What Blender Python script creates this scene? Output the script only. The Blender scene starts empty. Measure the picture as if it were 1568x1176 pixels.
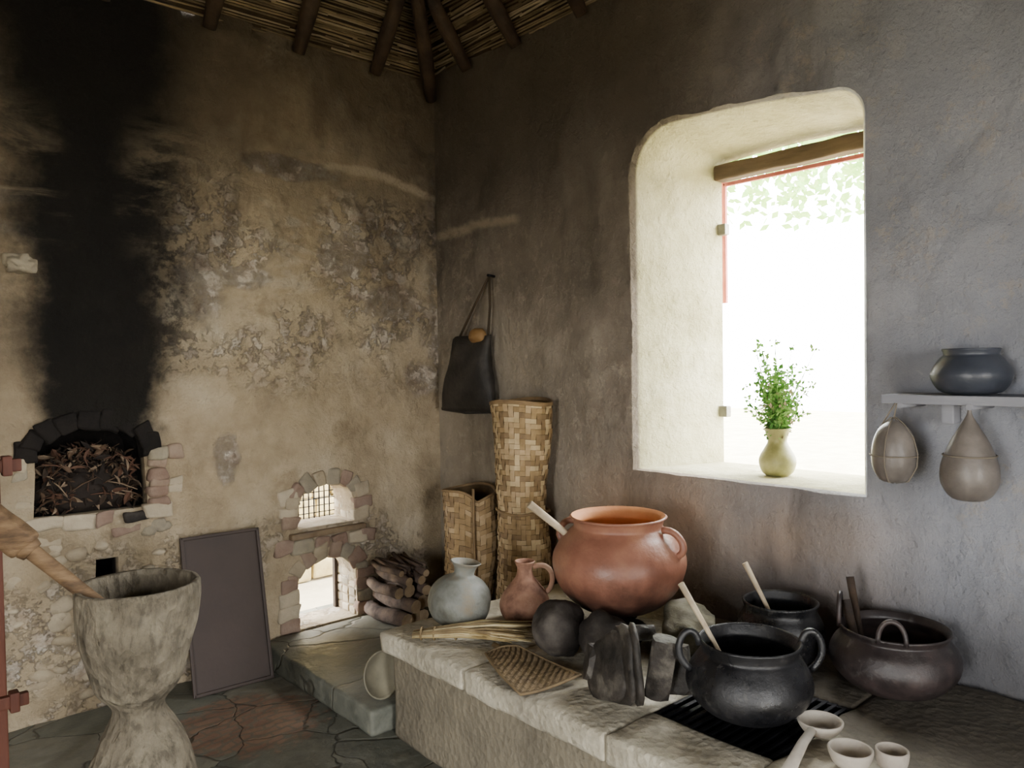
import bpy, bmesh, math, random
from mathutils import Vector, Matrix, noise, Euler
random.seed(7)
D2=bpy.data
def lin(c):
    if isinstance(c,str): c=[int(c[i:i+2],16) for i in (0,2,4)]
    o=[]
    for x in c:
        x=x/255.; o.append(x/12.92 if x<=.04045 else ((x+.055)/1.055)**2.4)
    return (o[0],o[1],o[2],1)
# ---------------------------------------------------------------- node helpers
class NT:
    def __init__(s,name):
        s.m=D2.materials.new(name); s.m.use_nodes=True; s.t=s.m.node_tree
        s.b=s.t.nodes['Principled BSDF']; s.b.inputs['Specular IOR Level'].default_value=.3
        s.geo=s.t.nodes.new('ShaderNodeNewGeometry')
        s.sx=s.n('ShaderNodeSeparateXYZ',[s.geo.outputs['Position']])
        s.X,s.Y,s.Z=s.sx.outputs
    def n(s,typ,ins=(),**p):
        nd=s.t.nodes.new(typ)
        for k,v in p.items(): setattr(nd,k,v)
        for i,v in (enumerate(ins) if not isinstance(ins,dict) else ins.items()):
            if v is None: continue
            if isinstance(v,bpy.types.NodeSocket): s.t.links.new(v,nd.inputs[i])
            else: nd.inputs[i].default_value=v
        return nd
    def math(s,op,a,b=None,c=None,clamp=False):
        return s.n('ShaderNodeMath',[a,b,c],operation=op,use_clamp=clamp).outputs[0]
    def mul(s,*a):
        r=a[0]
        for x in a[1:]: r=s.math('MULTIPLY',r,x)
        return r
    def mr(s,v,a,b,c=0.,d=1.,sm=True):
        return s.n('ShaderNodeMapRange',[v,a,b,c,d],interpolation_type='SMOOTHSTEP' if sm else 'LINEAR').outputs[0]
    def noise(s,scale,detail=8,rough=.6,stretch=(1,1,1),off=(0,0,0),dist=0.):
        mp=s.n('ShaderNodeMapping',{0:s.geo.outputs['Position'],1:off,3:stretch}).outputs[0]
        nd=s.n('ShaderNodeTexNoise',{'Vector':mp,'Scale':scale,'Detail':float(detail),'Roughness':rough,'Distortion':dist})
        return nd.outputs['Fac']
    def blob(s,U,u0,z0,ru,rz,nz_,amt=.9,e=.35):
        a=s.math('DIVIDE',s.math('SUBTRACT',U,u0),ru); b=s.math('DIVIDE',s.math('SUBTRACT',s.Z,z0),rz)
        d=s.math('SQRT',s.math('ADD',s.mul(a,a),s.mul(b,b))); d=s.math('ADD',d,s.mul(s.math('SUBTRACT',nz_,.5),amt*2))
        return s.mr(d,1.0,1.0-e)
    def mix(s,f,a,b,mode='MIX'):
        nd=s.n('ShaderNodeMix',{0:f,6:a,7:b},data_type='RGBA',blend_type=mode); return nd.outputs[2]
    def ramp(s,f,stops):
        nd=s.n('ShaderNodeValToRGB',[f]); e=nd.color_ramp.elements
        while len(e)<len(stops): e.new(.5)
        for el,(p,c) in zip(e,stops): el.position=p; el.color=lin(c)
        return nd.outputs[0]
    def bump(s,hgt,strength,dist,nrm=None):
        return s.n('ShaderNodeBump',{'Strength':strength,'Distance':dist,'Height':hgt,'Normal':nrm}).outputs[0]
    def fin(s,col,nrm=None,rough=.85,metal=0.):
        for k,v in (('Base Color',col),('Roughness',rough),('Metallic',metal),('Normal',nrm)):
            if v is None: continue
            if isinstance(v,bpy.types.NodeSocket): s.t.links.new(v,s.b.inputs[k])
            else: s.b.inputs[k].default_value=v
        return s.m
def M(name,cols,scale=6,rough=.8,bump=.4,bscale=40,metal=0.,stretch=(1,1,1),dist=.01,spec=.3):
    t=NT(name); f=t.noise(scale,8,.6,stretch)
    k=len(cols); st=[(.32+.36*i/max(1,k-1),c) for i,c in enumerate(cols)]
    col=t.ramp(f,st) if k>1 else lin(cols[0])
    nb=t.noise(bscale,6,.6,stretch)
    t.b.inputs['Specular IOR Level'].default_value=spec
    return t.fin(col,t.bump(nb,bump,dist),rough,metal)
# ---------------------------------------------------------------- mesh builder
class MB:
    def __init__(s,name): s.name=name; s.v=[];s.f=[];s.mi=[];s.sm=[];s.mats=[]
    def mid(s,m):
        if m not in s.mats: s.mats.append(m)
        return s.mats.index(m)
    def add(s,vs,fs,mat,smooth=True,X=None):
        o=len(s.v); k=s.mid(mat)
        for p in vs:
            p=Vector(p); s.v.append(X@p if X else p)
        for f in fs: s.f.append([o+i for i in f]); s.mi.append(k); s.sm.append(smooth)
    def lathe(s,prof,mat,c=(0,0,0),seg=56,X=None,wob=0.,sd=0,cap0=True,cap1=True):
        vs=[];fs=[]
        for i,(r,z) in enumerate(prof):
            for j in range(seg):
                a=2*math.pi*j/seg; k=1.
                if wob: k+=wob*noise.noise(Vector((math.cos(a)*1.3+sd,math.sin(a)*1.3,z*6)))
                vs.append(Vector((r*k*math.cos(a),r*k*math.sin(a),z))+Vector(c))
        n=len(prof)
        for i in range(n-1):
            for j in range(seg):
                a=i*seg+j;b=i*seg+(j+1)%seg; fs.append([a,b,b+seg,a+seg])
        if cap0: fs.append(list(range(seg))[::-1])
        if cap1: fs.append([(n-1)*seg+j for j in range(seg)])
        s.add(vs,fs,mat,True,X)
    def tube(s,pts,rad,mat,seg=10,caps=True,flat=1.,endmat=None,closed=False):
        pts=[Vector(p) for p in pts]; n=len(pts)
        if not hasattr(rad,'__len__'): rad=[rad]*n
        vs=[];fs=[]; up=None
        for i,p in enumerate(pts):
            if closed: t=pts[(i+1)%n]-pts[i-1]
            else: t=pts[min(i+1,n-1)]-pts[max(i-1,0)]
            t.normalize()
            if up is None:
                up=Vector((0,0,1)) if abs(t.z)<.9 else Vector((1,0,0))
            a=t.cross(up).normalized(); b=a.cross(t).normalized(); up=b
            for j in range(seg):
                q=2*math.pi*j/seg; vs.append(p+(a*math.cos(q)+b*math.sin(q)*flat)*rad[i])
        for i in range(n if closed else n-1):
            for j in range(seg):
                x=i*seg+j;y=i*seg+(j+1)%seg; i2=((i+1)%n)*seg
                fs.append([x,y,i2+(j+1)%seg,i2+j])
        s.add(vs,fs,mat)
        if caps and not closed:
            o=len(s.v)-len(vs); k=s.mid(endmat or mat)
            s.f.append([o+j for j in range(seg)][::-1]); s.mi.append(k); s.sm.append(False)
            s.f.append([o+(n-1)*seg+j for j in range(seg)]); s.mi.append(k); s.sm.append(False)
    def box(s,c,size,mat,rot=(0,0,0),bev=.006,jit=0.,cuts=0,sd=0,amp=.006,fr=9,R=None):
        bm=bmesh.new(); bmesh.ops.create_cube(bm,size=1)
        bmesh.ops.scale(bm,vec=size,verts=bm.verts)
        if jit:
            for v in bm.verts: v.co+=Vector([random.uniform(-jit,jit) for _ in range(3)])
        if bev: bmesh.ops.bevel(bm,geom=bm.edges[:],offset=bev,segments=2,affect='EDGES',profile=.6)
        if cuts:
            bmesh.ops.subdivide_edges(bm,edges=[e for e in bm.edges if e.calc_length()>max(size)/(cuts+1)*.6],cuts=cuts,use_grid_fill=True)
            for v in bm.verts:
                v.co+=Vector(noise.noise_vector(v.co*fr+Vector((sd,sd*2,0))))*amp
        X=Matrix.Translation(c)@(R if R else Euler(rot).to_matrix().to_4x4())
        bm.verts.index_update()
        s.add([v.co.copy() for v in bm.verts],[[v.index for v in f.verts] for f in bm.faces],mat,bool(cuts),X)
        bm.free()
    def rock(s,c,size,mat,sd=0,sub=3,amp=.25,fr=1.6,rot=(0,0,0),facet=0.,flat=False):
        bm=bmesh.new(); bmesh.ops.create_icosphere(bm,subdivisions=sub,radius=.5)
        bm.verts.index_update()
        for v in bm.verts:
            n=noise.noise(v.co*fr*2+Vector((sd*3.1,sd,sd*1.7))); m=noise.noise(v.co*fr*7+Vector((sd,0,sd)))
            v.co*=1+amp*n+amp*.25*m
            if facet:
                for k in range(3):
                    l=.5*facet
                    v.co[k]=max(-l,min(l,v.co[k]))
        X=Matrix.Translation(c)@Euler(rot).to_matrix().to_4x4()@Matrix.Diagonal((*size,1))
        s.add([v.co.copy() for v in bm.verts],[[v.index for v in f.verts] for f in bm.faces],mat,not flat,X); bm.free()
    def obj(s):
        me=D2.meshes.new(s.name); me.from_pydata([tuple(v) for v in s.v],[],s.f)
        for m in s.mats: me.materials.append(m)
        me.polygons.foreach_set('material_index',s.mi); me.polygons.foreach_set('use_smooth',s.sm)
        me.update(); o=D2.objects.new(s.name,me); bpy.context.collection.objects.link(o)
        xs=[v[0] for v in s.v];ys=[v[1] for v in s.v];zs=[v[2] for v in s.v]
        c=Vector(((min(xs)+max(xs))/2,(min(ys)+max(ys))/2,min(zs)))
        me.transform(Matrix.Translation(-c)); o.location=c
        return o
def bez(p0,p1,p2,p3,n=12):
    p0,p1,p2,p3=map(Vector,(p0,p1,p2,p3)); r=[]
    for i in range(n+1):
        t=i/n; r.append(p0*(1-t)**3+p1*3*t*(1-t)**2+p2*3*t*t*(1-t)+p3*t**3)
    return r
def smooth_prof(pts,n=6):
    P=[pts[0]]+list(pts)+[pts[-1]]; o=[]
    for i in range(1,len(P)-2):
        for k in range(n):
            t=k/n; q=[]
            for d in (0,1):
                a,b,c,e=P[i-1][d],P[i][d],P[i+1][d],P[i+2][d]
                q.append(.5*((2*b)+(-a+c)*t+(2*a-5*b+4*c-e)*t*t+(-a+3*b-3*c+e)*t**3))
            o.append((max(q[0],.001),q[1]))
    o.append(pts[-1]); return o
# ---------------------------------------------------------------- camera
F=1178.;W=1568.
yaw=math.radians(48.5);pitch=math.radians(-1.46);roll=math.radians(0.9)
f0=Vector((math.cos(yaw),math.sin(yaw),0));r0=Vector((math.sin(yaw),-math.cos(yaw),0));UP=Vector((0,0,1))
fw=f0*math.cos(pitch)+UP*math.sin(pitch);u0=r0.cross(fw)
rr=r0*math.cos(roll)-u0*math.sin(roll);uu=u0*math.cos(roll)+r0*math.sin(roll)
cam=D2.cameras.new("camera");co=D2.objects.new("camera",cam);bpy.context.collection.objects.link(co)
Mx=Matrix((rr,uu,-fw)).transposed().to_4x4();Mx.translation=Vector((0,0,1.55));co.matrix_world=Mx
cam.lens=36*F/W;cam.sensor_width=36;cam.clip_start=.02
bpy.context.scene.camera=co
# ---------------------------------------------------------------- wall materials
def wallA():
    t=NT("ochre_sooty_plaster")
    big=t.noise(1.1,6,.55); med=t.noise(3.2,9,.62,off=(3,1,2)); fine=t.noise(14,8,.65); str_=t.noise(2.2,7,.6,(1,1,.35),(1,5,2),.6)
    blo=t.noise(2.4,10,.7,off=(8,2,5))
    c=t.ramp(med,[(.3,'9d8c72'),(.45,'b5a487'),(.58,'c5b599'),(.72,'d6c9b0')])
    c=t.mix(t.mr(big,.42,.62),c,t.ramp(fine,[(.3,'a69478'),(.7,'c0ae90')]))
    c=t.mix(t.mr(blo,.54,.66,0,.5),c,lin('8a775c'))
    pm=t.noise(13,10,.72,off=(7,0,1)); bm_=t.noise(1.9,3,.5,off=(0,4,8)); pc=t.noise(5,10,.7,off=(2,9,1))
    pz=t.mul(t.mr(t.Z,1.3,1.8),t.mr(t.Z,2.7,2.3)); px=t.mul(pz,t.mr(t.X,1.05,1.35))
    low=t.mr(t.Z,.85,.4)
    reg=t.math('MAXIMUM',px,t.mul(low,.9))
    pf=t.mul(t.mr(pm,.48,.54),t.mr(bm_,.44,.56),reg)
    bl=None
    for (x,z,rx,rz) in ((2.70,1.47,.15,.13),(1.50,1.08,.09,.17),(2.18,2.17,.16,.14),(1.38,1.95,.14,.22),(2.50,1.93,.22,.13),(1.62,2.02,.16,.06),(1.9,2.62,.3,.07)):
        q=t.blob(t.X,x,z,rx,rz,pc); bl=q if bl is None else t.math('MAXIMUM',bl,q)
    bl=t.mul(bl,t.mr(pm,.38,.56,.25,1.))
    cor=t.mul(t.mr(t.X,2.74,2.82),t.mr(pm,.42,.56),t.mr(t.Z,1.2,1.6),t.mr(t.Z,3.0,2.6))
    pf=t.math('MAXIMUM',pf,t.math('MAXIMUM',t.mul(bl,.95),cor))
    c=t.mix(t.mul(pf,.72),c,t.ramp(fine,[(.35,'a08b7c'),(.5,'c6b9ab'),(.65,'e4dcd1')]))
    ws=t.noise(1.6,7,.6,(1,1,3.2),(4,2,2),.8)
    wf=t.mul(t.mr(ws,.53,.66),t.mr(t.Z,1.6,1.9),t.mr(t.Z,2.9,2.5))
    c=t.mix(t.mul(wf,.5),c,lin('d6ccba'))
    st=t.mul(t.mr(str_,.48,.68),t.mr(t.Z,1.3,2.5,.05,.55)); c=t.mix(st,c,lin('5d4f40'))
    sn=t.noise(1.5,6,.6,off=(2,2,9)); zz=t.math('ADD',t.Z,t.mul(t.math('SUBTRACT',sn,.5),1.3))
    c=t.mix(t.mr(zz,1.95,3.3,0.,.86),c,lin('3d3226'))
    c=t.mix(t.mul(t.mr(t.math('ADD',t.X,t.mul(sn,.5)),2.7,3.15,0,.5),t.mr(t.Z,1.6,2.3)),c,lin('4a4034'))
    xx=t.math('SUBTRACT',t.X,2.3); ez=t.math('SUBTRACT',2.67,t.mul(xx,xx,.37)); ez=t.math('ADD',ez,t.mul(t.math('SUBTRACT',med,.5),.10))
    dd=t.math('ABSOLUTE',t.math('SUBTRACT',t.Z,ez)); rg=t.mul(t.mr(dd,.032,.006),t.mr(t.X,2.06,2.10),t.mr(fine,.3,.5,.4,1.))
    c=t.mix(t.mul(rg,.6),c,lin('b3a58e'))
    # soot column above the hearth niche
    n1=t.noise(1.7,9,.66,off=(5,5,5)); n2=t.noise(1.9,8,.68,(.7,1,2.6),(9,5,1),.5); n3=t.noise(6,9,.7,off=(1,8,5))
    dx=t.math('ABSOLUTE',t.math('SUBTRACT',t.math('ADD',t.math('ADD',t.X,t.mul(t.math('SUBTRACT',n1,.5),.42)),t.mul(t.math('SUBTRACT',n3,.5),.16)),.93))
    wd=t.mr(t.Z,1.3,3.3,.25,.50,False)
    s1=t.math('DIVIDE',dx,wd)
    core=t.mul(t.mr(s1,1.22,.55),t.mr(t.Z,1.12,1.24))
    halo=t.mul(t.mr(s1,2.2,.8),t.mr(t.Z,1.2,1.8),t.mr(n1,.25,.6))
    hole=t.mul(t.mr(n2,.50,.66),t.mr(t.Z,2.0,2.3),t.mr(t.Z,2.85,2.5),t.mr(s1,.2,.8))
    c=t.mix(t.mul(halo,.65),c,lin('2e2720'))
    c=t.mix(t.mul(core,.98),c,lin('0c0b0a'))
    c=t.mix(t.mul(hole,.6),c,lin('8d806b'))
    dx2=t.math('ABSOLUTE',t.math('SUBTRACT',t.X,1.22))
    s3=t.mul(t.mr(dx2,.24,.02),t.mr(t.Z,1.5,1.75),t.mr(t.Z,2.35,2.1),t.mr(pm,.42,.58))
    c=t.mix(t.mul(s3,.8),c,lin('1f1a15'))
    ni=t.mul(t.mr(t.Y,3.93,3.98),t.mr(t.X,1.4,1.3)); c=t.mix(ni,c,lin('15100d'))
    h1=t.bump(med,.7,.07); h1=t.bump(blo,.9,.05,h1); h2=t.bump(fine,.9,.024,h1); h3=t.bump(pf,.7,.012,h2); h3=t.bump(pm,.7,.02,h3)
    return t.fin(c,h3,.92)
def wallB():
    t=NT("smoked_plaster_painted_haze")
    med=t.noise(2.6,9,.62,off=(3,1,2)); fine=t.noise(16,8,.65); big=t.noise(.9,5,.5,off=(1,7,2)); blo=t.noise(2.1,10,.7,off=(8,2,5))
    c=t.ramp(med,[(.3,'766d60'),(.5,'897e70'),(.7,'a09687')])
    c=t.mix(t.mr(blo,.52,.66,0,.4),c,lin('5c5348'))
    haze_blue=t.ramp(med,[(.3,'92959e'),(.5,'9ea1a9'),(.7,'abadb4')])
    c=t.mix(t.mr(t.Y,2.4,.9),c,haze_blue)  # window haze painted into the plaster colour, stronger toward the right
    wm=t.mul(t.mr(t.Z,1.15,.85),t.mr(big,.3,.5),t.mr(t.Y,.9,1.6),t.mr(t.Y,2.9,2.5))
    c=t.mix(t.mul(wm,.8),c,lin('b39a82'))
    lp=t.mul(t.mr(t.Z,2.2,1.2),t.mr(t.Y,2.4,3.2)); c=t.mix(t.mul(lp,.6),c,lin('aa9e8a'))
    st=t.noise(3,8,.6,(1,1,.25),(1,5,2),.5); c=t.mix(t.mul(t.mr(st,.52,.68,0,.5),t.mr(t.Y,.8,1.8,.15,1.)),c,lin('544c42'))  # streaks thinned toward the right, where the haze is painted in
    sp=t.noise(11,10,.8,off=(4,4,4)); pf=t.mul(t.mr(sp,.52,.6),t.mr(big,.46,.58)); c=t.mix(t.mul(pf,.35),c,lin('bdb09c'))
    zz=t.math('ADD',t.Z,t.mul(t.math('SUBTRACT',big,.5),1.2)); zf=t.mul(t.mr(zz,1.6,2.9,0,.85),t.mr(t.Y,.9,2.5,.05,1.)); c=t.mix(zf,c,lin('40382e'))  # upper darkening eased toward the right as part of the painted haze
    # cooking soot low on the wall behind the pots
    so=t.mul(t.mr(t.math('ADD',t.Z,t.mul(t.math('SUBTRACT',st,.5),.5)),.95,.5),t.mr(t.Y,2.3,1.9)); c=t.mix(t.mul(so,.72),c,lin('3b352f'))
    ez=t.math('ADD',2.355,t.mul(t.math('SUBTRACT',med,.5),.16)); dd=t.math('ABSOLUTE',t.math('SUBTRACT',t.Z,ez))
    rg=t.mul(t.mr(dd,.04,.006),t.mr(t.Y,3.10,3.18),t.mr(fine,.3,.5,.4,1.)); c=t.mix(t.mul(rg,.5),c,lin('a3957f'))
    inw=t.mul(t.mr(t.Y,1.20,1.24),t.mr(t.Y,2.42,2.38),t.mr(t.Z,.99,1.02),t.mr(t.Z,2.70,2.67))
    rv=t.mul(t.mr(t.X,2.857,2.872),inw); cream=t.ramp(med,[(.3,'b0aa82'),(.5,'c6c09a'),(.7,'d8d3b4')]); cream=t.mix(t.mr(blo,.5,.64,0,.5),cream,lin('8f8862')); c=t.mix(rv,c,cream)
    h1=t.bump(med,.8,.07); h1=t.bump(blo,.8,.04,h1); h2=t.bump(fine,.8,.02,h1); h2=t.bump(sp,.6,.014,h2)
    return t.fin(c,h2,.9)
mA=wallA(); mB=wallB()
# ---------------------------------------------------------------- walls
def grid_wall(name,u0,u1,z0,z1,base,thick,axis,mat,step,disp):
    nu=int((u1-u0)/step)+1; nz=int((z1-z0)/step)+1; vs=[];fs=[]
    def P(u,z,d): return (u,d,z) if axis=='Y' else (d,u,z)
    for j in range(nz+1):
        for i in range(nu+1):
            u=u0+(u1-u0)*i/nu; z=z0+(z1-z0)*j/nz
            vs.append(P(u,z,base-disp(u,z)))
    n=len(vs)
    for j in range(nz):
        for i in range(nu):
            a=j*(nu+1)+i; fs.append([a,a+1,a+nu+2,a+nu+1])
    c=[P(u0,z0,base+thick),P(u1,z0,base+thick),P(u1,z1,base+thick),P(u0,z1,base+thick)]
    vs+=c; bl=[i for i in range(nu+1)]; tl=[nz*(nu+1)+i for i in range(nu+1)]
    ll=[j*(nu+1) for j in range(nz+1)]; rl=[j*(nu+1)+nu for j in range(nz+1)]
    fs+= [[n+1,n,n+3,n+2], bl[::-1]+[n,n+1], tl+[n+2,n+3], ll+[n+3,n], rl[::-1]+[n+1,n+2]]
    me=D2.meshes.new(name); me.from_pydata(vs,[],fs)
    bm=bmesh.new(); bm.from_mesh(me); bmesh.ops.recalc_face_normals(bm,faces=bm.faces); bm.to_mesh(me); bm.free()
    me.materials.append(mat)
    o=D2.objects.new(name,me); bpy.context.collection.objects.link(o); return o
def loft(name,r0_,r1_):
    n=len(r0_); vs=list(r0_)+list(r1_); fs=[list(range(n))[::-1],[n+i for i in range(n)]]
    fs+=[[i,(i+1)%n,n+(i+1)%n,n+i] for i in range(n)]
    me=D2.meshes.new(name); me.from_pydata([tuple(v) for v in vs],[],fs)
    bm=bmesh.new(); bm.from_mesh(me); bmesh.ops.recalc_face_normals(bm,faces=bm.faces); bm.to_mesh(me); bm.free()
    o=D2.objects.new(name,me); bpy.context.collection.objects.link(o); return o
def cut(o,cs,smooth=True,ang=40):
    for c in cs:
        m=o.modifiers.new('b','BOOLEAN'); m.operation='DIFFERENCE'; m.object=c; m.solver='EXACT'
    dg=bpy.context.evaluated_depsgraph_get(); me=D2.meshes.new_from_object(o.evaluated_get(dg))
    o.modifiers.clear(); old=o.data; o.data=me
    for c in cs: D2.objects.remove(c)
    if smooth:
        me.polygons.foreach_set('use_smooth',[True]*len(me.polygons))
        me.set_sharp_from_angle(angle=math.radians(ang))
def nz(u,z,s,o=0): return noise.noise(Vector((u*s+o,z*s,o*1.7)))
def sst(a,b,x):
    t=max(0,min(1,(x-a)/(b-a))); return t*t*(3-2*t)
def dA(u,z):
    d=.022*nz(u,z,1.3)+.015*nz(u,z,4,3)+.008*nz(u,z,10,5)+.004*nz(u,z,20,7)
    if u>1.7:
        ez=2.67-.37*(u-2.3)**2
        d+=.022*sst(ez-.03,ez+.01,z)*sst(2.02,2.1,u)*sst(3.0,2.75,z)
    d-=.012*sst(.05,.25,nz(u,z,2.2,21))*sst(.0,.15,nz(u,z,7,23))
    q=sst(1.70,1.80,u)*sst(2.42,2.32,u)*sst(1.1,1.0,z); d=d*(1-q)
    return d*sst(2.84,2.79,u) if u<2.84 else 0
def dB(u,z):
    d=.020*nz(u,z,1.4,9)+.012*nz(u,z,4,13)+.007*nz(u,z,10,15)+.003*nz(u,z,20,17)
    d+=.022*sst(2.335,2.375,z)*sst(3.05,3.2,u)*sst(2.7,2.45,z)
    d-=.008*sst(.05,.25,nz(u,z,2.2,31))*sst(.0,.15,nz(u,z,7,33))
    return d*sst(3.9,3.84,u) if u<3.9 else 0
wA=grid_wall("wall_left",-2.7,2.9,-.1,3.37,3.9,.45,'Y',mA,.024,dA)
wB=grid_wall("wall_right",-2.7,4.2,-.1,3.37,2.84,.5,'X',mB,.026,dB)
def arch(x0,x1,z0,z1,rise,Y,n=12,sc=1.,wob=0.):
    cx=(x0+x1)/2; hw=(x1-x0)/2*sc; r=[(cx-hw,Y,z0),(cx+hw,Y,z0)]
    for i in range(n+1):
        a=math.pi*i/n; k=1+wob*noise.noise(Vector((i*.9,x0*5,3))); r.append((cx+hw*k*math.cos(a),Y,z1-rise+rise*k*math.sin(a)))
    return r
cs=[loft('c',arch(.64,1.12,.90,1.31,.14,3.8,wob=.22),arch(.64,1.12,.90,1.31,.14,4.22,sc=.92)),
    loft('c',arch(1.87,2.235,.12,.49,.13,3.8,wob=.14),arch(1.87,2.235,.12,.49,.13,4.2)),
    loft('c',arch(1.88,2.23,.67,.905,.12,3.8,wob=.14),arch(1.88,2.23,.67,.905,.12,4.2)),
    loft('c',arch(1.6,2.8,-.2,1.2,.01,4.145,2),arch(1.6,2.8,-.2,1.2,.01,4.6,2)),
    loft('c',[(.88,3.8,.58),(.99,3.8,.575),(.985,3.8,.68),(.885,3.8,.685)],[(.89,4.05,.58),(.98,4.05,.58),(.98,4.05,.68),(.89,4.05,.68)])]
cut(wA,cs)
def win_outline(t,ex=0.):
    def rc(y0,y1,z0,ztl,ztr,rl,rr_):
        y0-=ex;y1+=ex;z0-=ex*.5;ztl+=ex;ztr+=ex;rl+=ex;rr_+=ex
        p=[(y1,z0),(y0,z0)]
        for i in range(9):
            a=math.pi/2*i/8; p.append((y0+rr_-rr_*math.cos(a),ztr-rr_+rr_*math.sin(a)))
        for i in range(4):
            q=(i+1)/5; p.append((y0+rr_+(y1-rl-y0-rr_)*q, ztr+(ztl-ztr)*q+.012*math.sin(q*math.pi)))
        for i in range(9):
            a=math.pi/2*(1-i/8); p.append((y1-rl+rl*math.cos(a),ztl-rl+rl*math.sin(a)))
        return p
    a=rc(1.265,2.333,1.05,2.625,2.555,.2,.11); b=rc(1.40,2.18,1.045,2.53,2.53,.06,.05)
    X=2.84+.5*t
    return [(X,p[0]+(q[0]-p[0])*t,p[1]+(q[1]-p[1])*t) for p,q in zip(a,b)]
cut(wB,[loft('c',win_outline(-.16),win_outline(1.15)),loft('c',win_outline(-.1,.032),win_outline(.10,-.002)),loft('c',win_outline(-.1,.055),win_outline(.035,-.002))],True,50)
mPl=M("plain_plaster",['9a8d77','b3a58d'],2,.9,.4,14)
wC=grid_wall("wall_far_left",-2.7,4.2,-.1,3.37,-2.7,-.3,'X',mPl,1.,lambda u,z:0)
cut(wC,[loft('c',[(-2.4,-.5,.0),(-2.4,.5,.0),(-2.4,.5,2.1),(-2.4,-.5,2.1)],[(-3.3,-.5,.0),(-3.3,.5,.0),(-3.3,.5,2.1),(-3.3,-.5,2.1)])],False)  # unseen doorway added to throw fill light onto the right wall
wD=grid_wall("wall_behind",-3.0,3.3,-.1,3.37,-2.7,-.3,'Y',mPl,1.,lambda u,z:0)
cut(wD,[loft('c',[(-.5,-2.4,.0),(.6,-2.4,.0),(.6,-2.4,2.2),(-.5,-2.4,2.2)],[(-.5,-3.3,.0),(.6,-3.3,.0),(.6,-3.3,2.2),(-.5,-3.3,2.2)])],False)  # unseen doorway added behind the camera for fill light
# ---------------------------------------------------------------- floor
def floor_mat(name,sc,brick=True):
    t=NT(name)
    w=t.noise(2.5,4,.5)
    vec=t.n('ShaderNodeVectorMath',[t.geo.outputs['Position'],t.n('ShaderNodeCombineXYZ',[t.math('MULTIPLY',w,.35),t.math('MULTIPLY',w,-.3),0.]).outputs[0]],operation='ADD').outputs[0]
    vec=t.n('ShaderNodeVectorMath',[vec,(1,1,0)],operation='MULTIPLY').outputs[0]
    ve=t.n('ShaderNodeTexVoronoi',{'Vector':vec,'Scale':sc},feature='DISTANCE_TO_EDGE').outputs['Distance']
    vc=t.n('ShaderNodeTexVoronoi',{'Vector':vec,'Scale':sc},feature='F1').outputs['Color']
    h=t.n('ShaderNodeSeparateColor',[vc]).outputs[0]
    fine=t.noise(12,9,.65)
    c=t.ramp(h,[(.1,'4f534c'),(.4,'5f6259'),(.7,'6c6c62'),(.95,'7b776a')])
    c=t.mix(.45,c,t.ramp(fine,[(.3,'3e403a'),(.7,'8e8c7d')]))
    if brick:
        dx=t.math('SUBTRACT',t.X,1.33); dy=t.math('SUBTRACT',t.Y,3.28)
        d=t.math('SQRT',t.math('ADD',t.mul(dx,dx),t.mul(dy,dy))); d=t.math('ADD',d,t.mul(t.math('SUBTRACT',fine,.5),.5))
        br=t.n('ShaderNodeTexBrick',{'Vector':vec,'Scale':5.,'Color1':lin('84604e'),'Color2':lin('9a7a64'),'Mortar':lin('6a6558'),'Mortar Size':.04}).outputs[0]
        bk=t.mix(.45,br,t.ramp(fine,[(.3,'665048'),(.7,'8f7966')]))
        c=t.mix(t.mr(d,.34,.24,0,.85),c,bk)
    e=t.mr(t.math('ADD',ve,t.mul(t.math('SUBTRACT',fine,.5),.03)),.0,.02); c=t.mix(t.mr(e,0,1,.25,1),lin('4b493f'),c)
    n=t.bump(e,.7,.012); n=t.bump(fine,.6,.015,n); n=t.bump(w,.5,.05,n)
    return t.fin(c,n,t.mr(fine,.3,.7,.36,.66))
mF=floor_mat("flagstone_floor",3.4)
b=MB("floor"); b.box((.3,.75,-.05),(6.6,7.6,.1),mF,bev=0); b.obj()
mF2=floor_mat("slate_step",2.0,False)
b=MB("stone_step"); b.box((2.232,3.325,.06),(1.18,1.10,.12),mF2,bev=.015,cuts=10,amp=.010,fr=6)
b.obj()
b=MB("threshold"); b.box((2.05,4.03,.058),(.36,.25,.12),mF2,bev=.01); b.obj()
# ---------------------------------------------------------------- roof
mCane=[M("cane_%d"%i,c,8,.8,.3,60) for i,c in enumerate([['6b5d47','8a785c'],['4f4433','6f5f47'],['83765f','a08f75']])]
mLog=M("smoked_log",['241c17','453629'],9,.75,.7,30,stretch=(1,1,1)); mLogEnd=M("log_end",['8a7456','b39c78'],20,.85,.4,60)
mRoof=M("thatch_underside",['2a2117','3d3122'],9,.95,.8,30)
Xm,XM,Ym,YM=-2.74,2.86,-2.74,3.92; z0=3.31; s=1.3; hs=(XM-Xm)/2; zr=z0+hs*s
b=MB("ceiling")
A=(Xm,Ym,z0);Bq=(XM,Ym,z0);Cq=(XM,YM,z0);Dq=(Xm,YM,z0);R1=((Xm+XM)/2,Ym+hs,zr);R2=((Xm+XM)/2,YM-hs,zr)
b.add([A,Bq,Cq,Dq,R1,R2],[[0,1,4],[1,2,5,4],[2,3,5],[3,0,4,5]],mRoof,False)
k=1/math.sqrt(1+s*s)
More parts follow.
